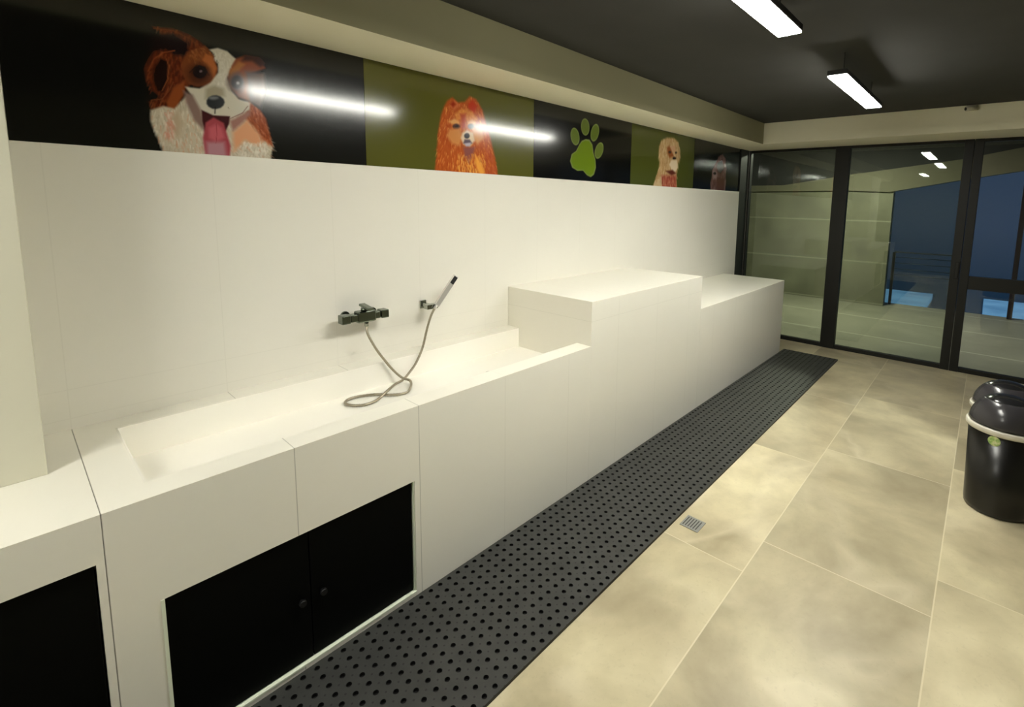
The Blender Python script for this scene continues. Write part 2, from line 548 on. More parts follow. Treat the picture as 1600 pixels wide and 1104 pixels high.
# ------------------------------------------------------------------ shower mixer on the wall
zc = 1.072; yb = -0.07
t = thing('shower_mixer', 'dark chrome thermostatic mixer bar fixed to the white tiled wall above the basin', 'tap', (1.155, 0, 1.05))
bm = bmesh.new(); obox(bm, (1.155, yb, zc), ((1, 0, 0), (0, 1, 0), (0, 0, 1)), (.150, .046, .036), .004)
box(bm, 1.112, 1.205, yb - .028, yb + .02, zc - .026, zc + .030, .006)
obj('bar_body', bm, M_DARKCHROME, t)
for xx in (1.092, 1.232):
    bm = bmesh.new(); cyl(bm, (xx, -.0005, zc), (xx, -.010, zc), .024, .022, 32); cyl(bm, (xx, -.010, zc), (xx, yb + .02, zc), .014, .014, 24)
    obj('wall_flange', bm, M_DARKCHROME, t)
for xa, xb in ((1.036, 1.078), (1.236, 1.276)):
    bm = bmesh.new(); box(bm, xa, xb, yb - .025, yb + .025, zc - .021, zc + .021, .004)
    obj('end_knob', bm, M_DARKCHROME, t)
bm = bmesh.new(); cyl(bm, (1.16, yb, zc + .028), (1.16, yb, zc + .044), .020, .018, 28)
obox(bm, (1.152, yb - .032, zc + .052), ((1, 0, 0), (0, 1, .12), (0, -.12, 1)), (.030, .095, .012), .003)
obj('lever', bm, M_DARKCHROME, t)
bm = bmesh.new(); cyl(bm, (1.164, yb - .005, zc - .025), (1.164, yb - .005, zc - .050), .011, .0095, 20)
obj('hose_outlet', bm, M_CHROME, t)

# wall bracket
t = thing('shower_bracket', 'small chrome wall bracket holding the hand shower', 'bracket', (1.50, 0, 1.06))
bm = bmesh.new(); box(bm, 1.512, 1.550, -.012, -.0005, 1.044, 1.090, .003); box(bm, 1.520, 1.542, -.095, -.010, 1.056, 1.078, .003)
obj('wall_plate', bm, M_CHROME, t)
bm = bmesh.new()
box(bm, 1.492, 1.562, -.108, -.072, 1.056, 1.082, .004)
obj('socket', bm, M_CHROME, t)
# hand shower
t = thing('hand_shower', 'slim stick hand shower in its bracket with a looped steel hose lying in the basin', 'shower', (1.54, -.095, 1.06))
a0 = Vector((1.543, -.118, 1.075)); a1 = Vector((1.668, -.128, 1.228))
ax = (a1 - a0).normalized(); fr = Vector((-.25, -1, 0)); fr = (fr - ax * fr.dot(ax)).normalized(); sd = ax.cross(fr)
bm = bmesh.new(); obox(bm, (a0 + a1) / 2, (sd, fr, ax), (.030, .018, (a1 - a0).length), .003)
cyl(bm, a0 - ax * .022, a0 + ax * .004, .0085, .0085, 20)
w = obj('wand', bm, M_WANDWHITE, t)
bm = bmesh.new(); c = a1 - ax * .030 + fr * .0095
obox(bm, c, (sd, fr, ax), (.023, .004, .046), .0008)
obj('spray_face', bm, M_SPRAY, t, label='black spray face at the wand tip')
zf = BZ + .0075
hose = [(1.164, -.075, 1.022), (1.162, -.090, .982), (1.187, -.115, .911), (1.224, -.125, .847), (1.265, -.130, .787), (1.305, -.150, .738), (1.325, -.195, zf + .014), (1.297, -.245, zf + .004), (1.244, -.291, zf + .001),
        (1.184, -.268, zf + .001), (1.134, -.205, zf), (1.068, -.168, zf), (1.013, -.168, zf), (.986, -.205, zf), (1.000, -.251, zf), (1.043, -.281, zf), (1.101, -.274, zf + .002),
        (1.166, -.246, zf + .016), (1.235, -.200, zf + .020), (1.305, -.160, .728), (1.359, -.132, .745), (1.405, -.125, .785), (1.448, -.120, .855), (1.483, -.115, .955), (1.507, -.116, 1.020), tuple(a0 - ax * .018)]
bm = bmesh.new(); tube(bm, hose, .0062, 12, 10)
obj('hose', bm, M_HOSE, t, label='grey steel hose')

# ------------------------------------------------------------------ rubber mat with round holes (one mesh)
def hole_mat():
    pit = 0.0465; x0 = -0.62; y1 = -0.7065; ny = 12; nx = int(round((5.835 - x0) / pit))
    px = (5.835 - x0) / nx; py = (1.266 - .7065) / ny
    r = 0.0098; seg = 12; zt = 0.014
    V = []; F = []
    hv = {}
    def gv(i, j, z):
        k = (i, j, z)
        if k not in hv:
            hv[k] = len(V); V.append((x0 + i * px / 2, y1 - j * py / 2, z))
        return hv[k]
    for i in range(nx):
        for j in range(ny):
            cx = x0 + (i + .5) * px; cy = y1 - (j + .5) * py
            outer = [gv(2 * i + a, 2 * j + b, zt) for a, b in ((2, 1), (2, 0), (1, 0), (0, 0), (0, 1), (0, 2), (1, 2), (2, 2))]
            # 8 outer points at 0,45,...; ring of 16 -> use 8*2
            ring = []; low = []
            for k in range(16):
                a = 2 * math.pi * k / 16
                ring.append(len(V)); V.append((cx + r * math.cos(a), cy + r * math.sin(a), zt))
            for k in range(16):
                a = 2 * math.pi * k / 16
                low.append(len(V)); V.append((cx + r * math.cos(a), cy + r * math.sin(a), 0.002))
            for k in range(8):
                o1 = outer[k]; o2 = outer[(k + 1) % 8]
                r1 = ring[2 * k]; r2 = ring[2 * k + 1]; r3 = ring[(2 * k + 2) % 16]
                F.append((o1, r1, r2)); F.append((o1, r2, o2)); F.append((o2, r2, r3))
            for k in range(16):
                q = (k + 1) % 16
                F.append((ring[k], low[k], low[q], ring[q]))
            F.append(tuple(low[::-1]))
    n = nx * 2; m = ny * 2
    b = []
    for i in range(0, n + 1): b.append((i, 0))
    for j in range(1, m + 1): b.append((n, j))
    for i in range(n - 1, -1, -1): b.append((i, m))
    for j in range(m - 1, 0, -1): b.append((0, j))
    top = [gv(i, j, zt) for i, j in b]; bot = [gv(i, j, 0.0005) for i, j in b]
    for k in range(len(b)):
        q = (k + 1) % len(b)
        F.append((top[k], bot[k], bot[q], top[q]))
    me = bpy.data.meshes.new('rubber_mat'); me.from_pydata(V, [], F)
    bmm = bmesh.new(); bmm.from_mesh(me); bmesh.ops.recalc_face_normals(bmm, faces=bmm.faces); bmm.to_mesh(me); bmm.free()
    # rubber with fine dimples between the holes
    m_, nt, bs_ = new_mat('perforated_black_rubber'); N = NT(nt)
    P, x, y, z = N.pos()
    fx = N.math('DIVIDE', N.math('SUBTRACT', x, x0), px); fy = N.math('DIVIDE', N.math('SUBTRACT', y, y1), py)
    ex = N.math('MULTIPLY', N.math('SUBTRACT', fx, N.math('ROUND', fx)), px); ey = N.math('MULTIPLY', N.math('SUBTRACT', fy, N.math('ROUND', fy)), py)
    d = N.math('SQRT', N.math('ADD', N.math('MULTIPLY', ex, ex), N.math('MULTIPLY', ey, ey)))
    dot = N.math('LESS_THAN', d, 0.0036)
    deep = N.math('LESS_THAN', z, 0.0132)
    n1 = N.noise(P, 9.0, 5, 0.65)
    col = N.mix(n1, (0.022, 0.0225, 0.021, 1), (0.052, 0.053, 0.049, 1))
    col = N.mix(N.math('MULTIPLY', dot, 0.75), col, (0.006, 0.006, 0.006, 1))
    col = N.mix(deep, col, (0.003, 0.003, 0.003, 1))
    nt.links.new(col, bs_.inputs['Base Color'])
    bs_.inputs['Roughness'].default_value = 0.5; bs_.inputs['Specular IOR Level'].default_value = 0.4
    me.materials.append(m_)
    o = bpy.data.objects.new('rubber_mat', me); COL.objects.link(o)
    o['label'] = 'long black rubber floor mat full of round drainage holes beside the white counter'; o['category'] = 'mat'
    return o
hole_mat()

# ------------------------------------------------------------------ floor drain plate
t = thing('floor_drain', 'small square grey floor drain plate in the beige tiles beside the mat', 'drain', (2.245, -1.345, 0))
bm = bmesh.new(); box(bm, 2.195, 2.295, -1.395, -1.295, 0.0003, 0.0035, .001); obj('cover_plate', bm, M_STEELDRAIN, t)
bm = bmesh.new()
for k in range(6):
    yy = -1.38 + k * .014
    box(bm, 2.207, 2.283, yy, yy + .005, 0.0034, 0.0042)
obj('slots', bm, M_DRAINSLOT, t)

# ------------------------------------------------------------------ bins
def make_bin(x, y, label, sticker):
    t = thing('swing_lid_bin', label, 'bin', (x, y, 0), 'black bins with swing lids')
    c = (x, y, 0)
    bm = bmesh.new(); lathe(bm, [(0, 0.001), (.130, 0.001), (.140, .008), (.143, .03), (.158, .478), (.152, .478), (.138, .03), (0, .02)], 72, c); obj('body', bm, M_BINBODY, t)
    bm = bmesh.new(); lathe(bm, [(.158, .462), (.168, .462), (.1715, .468), (.1715, .486), (.168, .492), (.155, .494), (.155, .47), (.158, .462)], 72, c); obj('rim', bm, M_BINRIM, t)
    # domed hood
    bm = bmesh.new()
    prof = [(.156, .490)] + [(.156 * math.cos(a) ** .85, .492 + .158 * math.sin(a)) for a in [math.pi / 2 * k / 14 for k in range(0, 14)]] + [(0, .650)]
    lathe(bm, prof, 72, c)
    obj('hood', bm, M_BINLID, t)
    # swinging flap: a slightly proud sector of the dome facing the camera side
    bm = bmesh.new()
    rings = []
    dirv = math.atan2(-2.3666 + .9 - y, 0.0 - x)
    for k in range(0, 15):
        a = math.radians(3 + k * 3.9)
        rr = (.156 * math.cos(a) ** .85 + .007); zz = .493 + .158 * math.sin(a) + .003 * math.sin(a)
        half = math.radians(66)
        row = []
        for q in range(25):
            th = dirv - half + 2 * half * q / 24
            row.append((x + rr * math.cos(th), y + rr * math.sin(th), zz))
        rings.append([bm.verts.new(p) for p in row])
    for A, B in zip(rings[:-1], rings[1:]):
        for q in range(24):
            f = bm.faces.new((A[q], A[q + 1], B[q + 1], B[q])); f.smooth = True
    fl = obj('swing_flap', bm, M_FLAP, t)
    sm = fl.modifiers.new('thickness', 'SOLIDIFY'); sm.thickness = 0.003; sm.offset = -1
    if sticker:
        # round green sticker bent round the body
        th0 = sticker; zc_ = .432; rr = .027
        bm = bmesh.new(); cen = None
        def pt(u, v, lift):
            R = .1433 + (.158 - .143) * (zc_ + v - .03) / .448 + lift
            th = th0 + u / R
            return (x + R * math.cos(th), y + R * math.sin(th), zc_ + v)
        for lift in (0.0012,):
            cv = bm.verts.new(pt(0, 0, lift)); R_ = []
            for ring in (.35, .7, 1.0):
                R_.append([bm.verts.new(pt(rr * ring * math.cos(2 * math.pi * k / 28), rr * ring * math.sin(2 * math.pi * k / 28), lift)) for k in range(28)])
            for k in range(28):
                q = (k + 1) % 28
                bm.faces.new((cv, R_[0][k], R_[0][q]))
                bm.faces.new((R_[0][k], R_[1][k], R_[1][q], R_[0][q])); bm.faces.new((R_[1][k], R_[2][k], R_[2][q], R_[1][q]))
        st = obj('sticker', bm, M_STICKER, t, label='round green sticker')
        sm = st.modifiers.new('thickness', 'SOLIDIFY'); sm.thickness = 0.0008; sm.offset = -1
    return t
M_FLAP = simple('dark_grey_flap_plastic', (0.035, 0.033, 0.036, 1), 0.22, spec=0.5)
def sticker_mat():
    m, nt, b = new_mat('green_sticker_print'); N = NT(nt)
    P, x, y, z = N.pos()
    n = N.noise(P, 55, 3, 0.5)
    nt.links.new(N.ramp(n, (0.38, (0.22, 0.36, 0.10)), (0.5, (0.36, 0.50, 0.16)), (0.62, (0.60, 0.62, 0.34))), b.inputs['Base Color'])
    b.inputs['Roughness'].default_value = 0.4
    return m
M_STICKER = sticker_mat()
sdir = math.radians(163)
make_bin(3.518, -2.540, 'black round bin with pale rim, domed swing lid and green sticker, at the right edge', sdir)
bin2 = make_bin(3.875, -2.545, 'second black domed bin mostly hidden behind the one with the green sticker', None)
bin2.scale = (.98, .98, .975)

# ------------------------------------------------------------------ security camera in the bulkhead corner
t = thing('security_camera', 'tiny pale security camera under the dark ceiling on the end bulkhead', 'camera', (XB, -2.16, 2.53))
bm = bmesh.new(); box(bm, XB - .012, XB - .0005, -2.20, -2.12, 2.505, 2.551, .003); obj('mounting_plate', bm, M_CAMWHITE, t)
bm = bmesh.new(); cyl(bm, (XB - .010, -2.16, 2.53), (XB - .05, -2.155, 2.522), .012, .012, 16)
cyl(bm, (XB - .045, -2.19, 2.522), (XB - .085, -2.12, 2.512), .020, .022, 24); obj('housing', bm, M_CAMWHITE, t)
bm = bmesh.new(); cyl(bm, (XB - .0855, -2.119, 2.5118), (XB - .0875, -2.1155, 2.5113), .014, .013, 20); obj('lens', bm, M_LENS, t)
PAINTINGS={'dog_collie':[('p',(95,38,18),14,[(364,329),(382,362),(407,378),(430,418),(403,435),(380,446),(445,456),(491,448),(524,431),(550,406),(557,371),(534,288),(474,256),(459,213),(426,156),(413,160),(368,153),(354,175),(391,196),(368,217),(351,258),(350,292)]),('f',[(128,60,30),(100,44,22),(52,22,12),(150,80,44),(66,30,18)],330,70,3,100,[(364,329),(382,362),(407,378),(430,418),(403,435),(380,446),(445,456),(491,448),(524,431),(550,406),(557,371),(534,288),(474,256),(459,213),(426,156),(413,160),(368,153),(354,175),(391,196),(368,217),(351,258),(350,292)]),('p',(28,12,8),10,[(380,298),(400,337),(420,331),(416,266),(401,218),(383,220),(373,257)]),('p',(25,14,16),16,[(369,407),(443,436),(488,412),(481,365),(443,361),(419,374),(378,365)]),('l',(150,75,40),5,[(361,284),(380,332),(410,361),(444,376)]),('l',(160,90,50),4,[(397,222),(416,266),(423,317),(417,340)]),('l',(130,70,40),4,[(362,182),(395,192),(418,226),(432,259)]),('l',(110,55,25),5,[(387,441),(444,448),(498,430),(540,388)]),('p',(140,70,32),8,[(431,238),(471,276),(459,213),(430,162),(413,154),(407,184)]),('p',(198,186,165),8,[(358,146),(397,167),(430,162),(467,214),(683,228),(723,189),(745,117),(764,55),(750,-11),(377,-23),(383,9),(366,68),(355,106)]),('f',[(222,214,198),(190,178,155),(170,158,138),(230,224,210),(205,150,120)],420,60,3,75,[(358,146),(397,167),(430,162),(467,214),(683,228),(723,189),(745,117),(764,55),(750,-11),(377,-23),(383,9),(366,68),(355,106)]),('p',(185,165,140),20,[(411,124),(443,159),(452,109),(440,55),(406,52)]),('f',[(205,140,120),(225,205,190)],30,60,4,80,[(396,152),(425,146),(418,43),(394,61)]),('p',(155,75,40),10,[(683,228),(723,200),(743,169),(755,101),(761,55),(722,80),(693,128),(664,158)]),('f',[(180,95,55),(120,55,30),(205,130,90)],70,50,3,70,[(683,228),(723,200),(755,101),(761,55),(722,80),(664,158)]),('p',(222,160,120),18,[(616,96),(669,153),(713,102),(726,51),(684,53),(660,68),(617,19)]),('f',[(215,205,190),(235,228,215)],60,45,4,95,[(644,60),(738,70),(750,-5),(630,-8)]),('p',(122,64,32),8,[(482,380),(541,417),(567,389),(579,339),(566,289),(532,264),(505,256),(479,262),(462,295),(463,340)]),('f',[(140,80,40),(98,50,26),(165,102,58)],110,40,3,60,[(482,380),(541,417),(575,376),(572,317),(536,320),(485,350)]),('p',(175,100,50),8,[(540,388),(562,383),(576,339),(562,299),(550,333),(529,360)]),('p',(135,65,32),10,[(633,386),(678,412),(729,412),(753,376),(705,349),(684,339),(696,275),(689,229),(644,238),(617,277),(608,324)]),('p',(60,28,18),14,[(673,414),(735,419),(760,394),(732,377),(703,395),(667,388)]),('p',(95,72,62),16,[(675,348),(747,357),(749,284),(724,206),(683,228)]),('p',(170,105,45),10,[(618,337),(652,382),(676,376),(650,343),(621,316)]),('p',(205,198,182),6,[(554,406),(583,419),(615,414),(643,390),(621,348),(609,308),(621,262),(644,233),(686,223),(682,194),(640,169),(610,153),(553,151),(512,159),(493,208),(468,250),(483,250),(513,251),(551,281),(579,324),(581,361),(569,393)]),('f',[(222,217,205),(192,184,166),(210,204,190)],90,30,3,85,[(563,404),(615,406),(632,383),(607,308),(593,273),(560,272),(584,325)]),('p',(165,155,132),14,[(534,254),(562,273),(595,265),(598,236),(529,214)]),('p',(135,110,102),12,[(462,234),(490,223),(513,169),(522,85),(488,129),(468,188)]),('p',(160,115,105),12,[(609,140),(650,170),(684,195),(683,172),(648,134),(617,102)]),('l',(120,85,80),4,[(612,151),(656,179),(677,210)]),('p',(78,38,20),26,[(555,313),(549,293),(535,275),(517,264),(498,263),(484,272),(476,288),(477,308),(487,327),(503,341),(522,348),(539,345),(551,332)]),('p',(24,12,12),10,[(541,318),(538,307),(530,296),(519,290),(509,290),(500,295),(496,304),(497,315),(502,326),(512,335),(522,338),(532,336),(539,329)]),('p',(120,100,105),4,[(526,318),(526,316),(524,314),(522,313),(520,312),(518,313),(517,315),(518,317),(519,320),(521,321),(523,322),(525,322),(526,320)]),('p',(90,72,65),24,[(671,304),(666,285),(656,269),(641,260),(627,260),(616,268),(610,283),(611,301),(619,319),(631,332),(646,337),(659,333),(668,321)]),('p',(36,30,34),9,[(662,303),(659,291),(653,280),(643,275),(634,274),(627,280),(623,290),(624,302),(629,313),(637,322),(646,325),(655,322),(661,314)]),('p',(150,145,150),5,[(652,297),(651,294),(649,291),(646,290),(643,289),(641,291),(640,293),(640,297),(641,300),(644,302),(647,303),(649,302),(651,300)]),('l',(40,22,15),5,[(486,305),(510,338),(536,336),(548,307)]),('p',(40,42,45),5,[(595,212),(590,199),(580,188),(565,181),(551,180),(539,186),(533,196),(534,209),(541,221),(554,231),(568,235),(582,232),(592,224)]),('p',(112,115,118),8,[(575,226),(573,222),(567,219),(560,216),(552,215),(545,216),(542,219),(542,222),(546,225),(553,228),(561,230),(568,230),(573,229)]),('l',(20,18,20),5,[(561,187),(559,163)]),('l',(90,75,70),3,[(605,194),(608,189)]),('p',(62,22,26),5,[(515,170),(553,155),(610,159),(605,128),(587,88),(522,85),(515,127)]),('p',(165,70,80),7,[(526,123),(553,147),(587,129),(594,94),(606,40),(598,-16),(518,-17),(513,63)]),('p',(195,95,105),12,[(536,103),(561,122),(579,108),(586,71),(556,52),(534,65)]),('p',(180,130,140),16,[(524,48),(585,54),(591,-17),(522,-17)]),('l',(140,50,60),3,[(561,122),(560,79),(556,46)])],'dog_spitz':[('p',(180,85,35),9,[(489,394),(524,417),(559,394),(610,406),(647,443),(695,434),(743,379),(773,300),(804,220),(845,99),(867,-10),(393,-27),(412,80),(422,200),(445,307),(467,359)]),('f',[(205,105,45),(225,135,62),(165,65,28),(238,165,85),(190,90,40)],420,50,2.5,85,[(489,394),(524,417),(559,394),(610,406),(647,443),(695,434),(743,379),(773,300),(804,220),(845,99),(867,-10),(393,-27),(412,80),(422,200),(445,307),(467,359)]),('p',(205,110,60),8,[(502,364),(537,405),(573,382),(537,348)]),('p',(150,45,20),8,[(510,376),(528,397),(548,382),(528,361)]),('p',(190,55,25),10,[(638,400),(666,426),(704,395),(675,347),(637,378)]),('p',(215,135,60),10,[(536,327),(591,364),(666,360),(704,321),(665,294),(609,308),(554,294)]),('f',[(235,160,85),(200,105,45)],60,25,2,80,[(536,327),(591,364),(666,360),(704,321),(609,301)]),('p',(222,160,95),8,[(496,279),(536,302),(572,289),(572,267),(518,268)]),('p',(222,160,100),8,[(627,296),(665,312),(694,301),(675,280),(637,275)]),('p',(180,70,30),10,[(577,333),(618,339),(608,257),(590,255)]),('p',(80,38,25),5,[(576,261),(573,252),(564,245),(552,241),(539,240),(529,243),(523,250),(523,258),(529,266),(540,272),(552,275),(565,273),(573,268)]),('p',(45,28,28),4,[(568,260),(566,255),(562,251),(555,248),(548,248),(543,250),(539,254),(540,259),(543,263),(548,267),(555,268),(562,267),(566,264)]),('p',(80,50,35),5,[(680,275),(677,267),(670,260),(658,256),(647,256),(637,259),(632,265),(632,273),(637,280),(647,286),(659,288),(670,287),(678,282)]),('p',(55,42,40),4,[(672,274),(670,269),(665,265),(659,263),(652,263),(647,265),(644,268),(644,273),(647,277),(652,281),(659,282),(666,281),(670,278)]),('p',(212,140,75),12,[(500,237),(572,253),(589,204),(571,151),(517,160),(482,200)]),('p',(215,150,90),12,[(665,257),(743,266),(753,214),(703,171),(674,206)]),('p',(225,200,170),8,[(590,226),(627,249),(670,235),(684,192),(645,151),(598,161),(580,196)]),('p',(50,45,55),4,[(646,216),(643,208),(637,202),(627,198),(617,198),(609,201),(605,208),(605,216),(610,223),(618,228),(627,230),(637,229),(643,223)]),('p',(95,80,95),6,[(608,192),(645,195),(664,175),(626,157),(598,169)]),('p',(190,180,195),5,[(608,169),(655,178),(645,155),(617,150)]),('p',(140,80,75),12,[(598,147),(684,155),(664,85),(635,53),(607,96)]),('f',[(240,170,70),(225,130,50),(245,190,100)],90,60,3,80,[(552,106),(763,124),(762,-8),(541,-19)]),('p',(240,165,70),10,[(683,117),(722,75),(762,0),(722,-10),(693,42)]),('f',[(170,70,40),(190,95,55)],60,50,3,75,[(763,200),(856,53),(856,-3),(773,-7)])],'paw':[('p',(120,135,70),2,[(562,314),(609,314),(647,281),(661,224),(691,168),(699,109),(676,54),(636,32),(587,44),(539,76),(470,71),(409,91),(383,136),(399,188),(450,216),(486,266),(516,297)]),('p',(104,128,22),3,[(561,302),(604,302),(639,272),(652,220),(680,168),(687,114),(666,63),(629,43),(585,55),(540,83),(476,79),(421,97),(396,139),(411,187),(458,212),(491,258),(519,287)]),('p',(120,135,70),2,[(485,329),(488,312),(487,296),(482,281),(474,269),(464,261),(451,256),(438,256),(424,260),(411,268),(400,279),(391,293),(386,309),(383,325),(384,341),(389,355),(396,367),(406,376),(418,381),(432,381),(445,378),(458,370),(470,359),(479,345)]),('p',(96,112,45),3,[(478,327),(480,313),(479,299),(475,287),(469,276),(460,269),(449,265),(437,265),(426,268),(415,275),(405,285),(398,297),(392,310),(390,324),(391,338),(395,350),(401,361),(410,368),(421,372),(432,372),(444,369),(455,363),(465,353),(473,341)]),('p',(120,135,70),2,[(605,410),(605,394),(602,378),(596,363),(586,352),(574,343),(561,339),(548,340),(535,344),(523,353),(514,364),(507,379),(503,395),(503,411),(506,427),(512,441),(521,453),(533,461),(546,465),(559,465),(572,461),(584,453),(594,441),(601,427)]),('p',(96,112,45),3,[(598,409),(598,395),(595,381),(590,369),(582,359),(572,352),(560,348),(549,348),(537,352),(527,360),(519,370),(513,382),(510,396),(510,410),(513,423),(518,436),(526,446),(536,453),(547,456),(558,456),(570,453),(580,446),(588,436),(594,423)]),('p',(120,135,70),2,[(726,374),(720,357),(711,340),(699,326),(685,315),(671,308),(657,305),(645,308),(634,315),(626,325),(622,340),(621,356),(623,373),(629,391),(638,407),(650,422),(663,433),(677,440),(691,443),(704,441),(715,434),(723,423),(728,409),(729,392)]),('p',(96,112,45),3,[(719,374),(714,359),(705,345),(695,332),(684,323),(672,317),(660,315),(649,317),(640,323),(633,332),(629,344),(628,358),(630,373),(636,389),(643,403),(653,415),(665,425),(677,431),(689,433),(700,431),(709,425),(716,416),(720,404),(721,390)]),('p',(120,135,70),2,[(787,240),(779,223),(768,208),(755,195),(740,185),(725,180),(711,178),(698,182),(688,189),(681,200),(678,214),(678,230),(683,246),(691,263),(701,278),(715,291),(729,301),(744,307),(758,309),(771,306),(782,299),(789,288),(792,274),(792,258)]),('p',(96,112,45),3,[(780,241),(773,226),(763,213),(752,202),(739,193),(726,189),(714,187),(703,190),(695,196),(689,206),(686,218),(686,232),(690,246),(697,260),(706,274),(717,285),(730,293),(743,298),(755,300),(766,297),(775,291),(781,282),(784,269),(784,256)])],'dog_spaniel':[('p',(185,150,105),8,[(464,362),(501,421),(602,457),(732,466),(825,439),(867,367),(886,293),(845,236),(829,159),(812,92),(848,-38),(356,-41),(409,43),(462,137),(486,221),(460,290)]),('f',[(210,180,135),(165,125,80),(200,165,120),(225,200,160)],200,45,3,85,[(464,362),(501,421),(602,457),(732,466),(825,439),(867,367),(886,293),(845,236),(829,159),(812,92),(848,-38),(356,-41),(409,43),(462,137),(486,221),(460,290)]),('p',(150,85,45),8,[(610,365),(651,390),(722,333),(748,293),(662,275),(626,314)]),('p',(205,160,125),7,[(674,382),(761,400),(788,350),(723,323)]),('p',(55,35,25),5,[(694,331),(691,326),(683,321),(672,318),(659,318),(649,320),(643,324),(642,329),(648,334),(658,337),(670,339),(682,338),(690,335)]),('p',(60,40,30),5,[(810,335),(808,331),(802,327),(793,324),(783,324),(775,326),(770,330),(770,334),(774,339),(781,342),(791,343),(800,343),(807,340)]),('p',(45,32,28),5,[(797,281),(793,274),(782,269),(766,266),(749,265),(735,267),(727,272),(726,278),(734,284),(747,289),(764,291),(780,290),(792,286)]),('p',(225,205,175),6,[(707,258),(819,266),(837,192),(785,145),(716,163),(667,213)]),('p',(95,45,35),7,[(608,146),(738,164),(808,136),(721,109)]),('p',(160,80,60),12,[(527,100),(810,114),(836,-38),(540,-46)]),('f',[(190,110,85),(140,65,50),(200,140,110)],70,40,3,85,[(527,100),(810,114),(836,-38),(540,-46)]),('f',[(215,190,150),(195,165,125)],60,50,3,85,[(428,54),(527,100),(540,-46),(356,-41)])],'dog_setter':[('p',(105,75,70),8,[(444,-16),(421,57),(451,156),(456,230),(535,308),(600,381),(703,414),(787,377),(833,278),(835,150),(843,-18)]),('f',[(130,100,95),(85,55,48),(150,120,115)],120,40,3,85,[(444,-16),(421,57),(451,156),(456,230),(535,308),(600,381),(703,414),(787,377),(833,278),(835,150),(843,-18)]),('p',(60,38,25),8,[(581,299),(697,345),(771,262),(687,193),(592,213)]),('p',(150,125,125),7,[(460,205),(579,200),(589,126),(485,121)]),('p',(95,60,50),8,[(587,138),(788,147),(811,-19),(594,-25)]),('p',(30,20,20),4,[(632,259),(629,252),(620,246),(607,243),(593,243),(580,246),(573,252),(572,259),(578,265),(589,270),(603,272),(617,270),(627,266)]),('p',(35,22,22),4,[(563,186),(559,179),(546,173),(528,170),(508,170),(492,173),(482,179),(481,186),(489,192),(505,197),(524,199),(543,198),(557,193)])]}

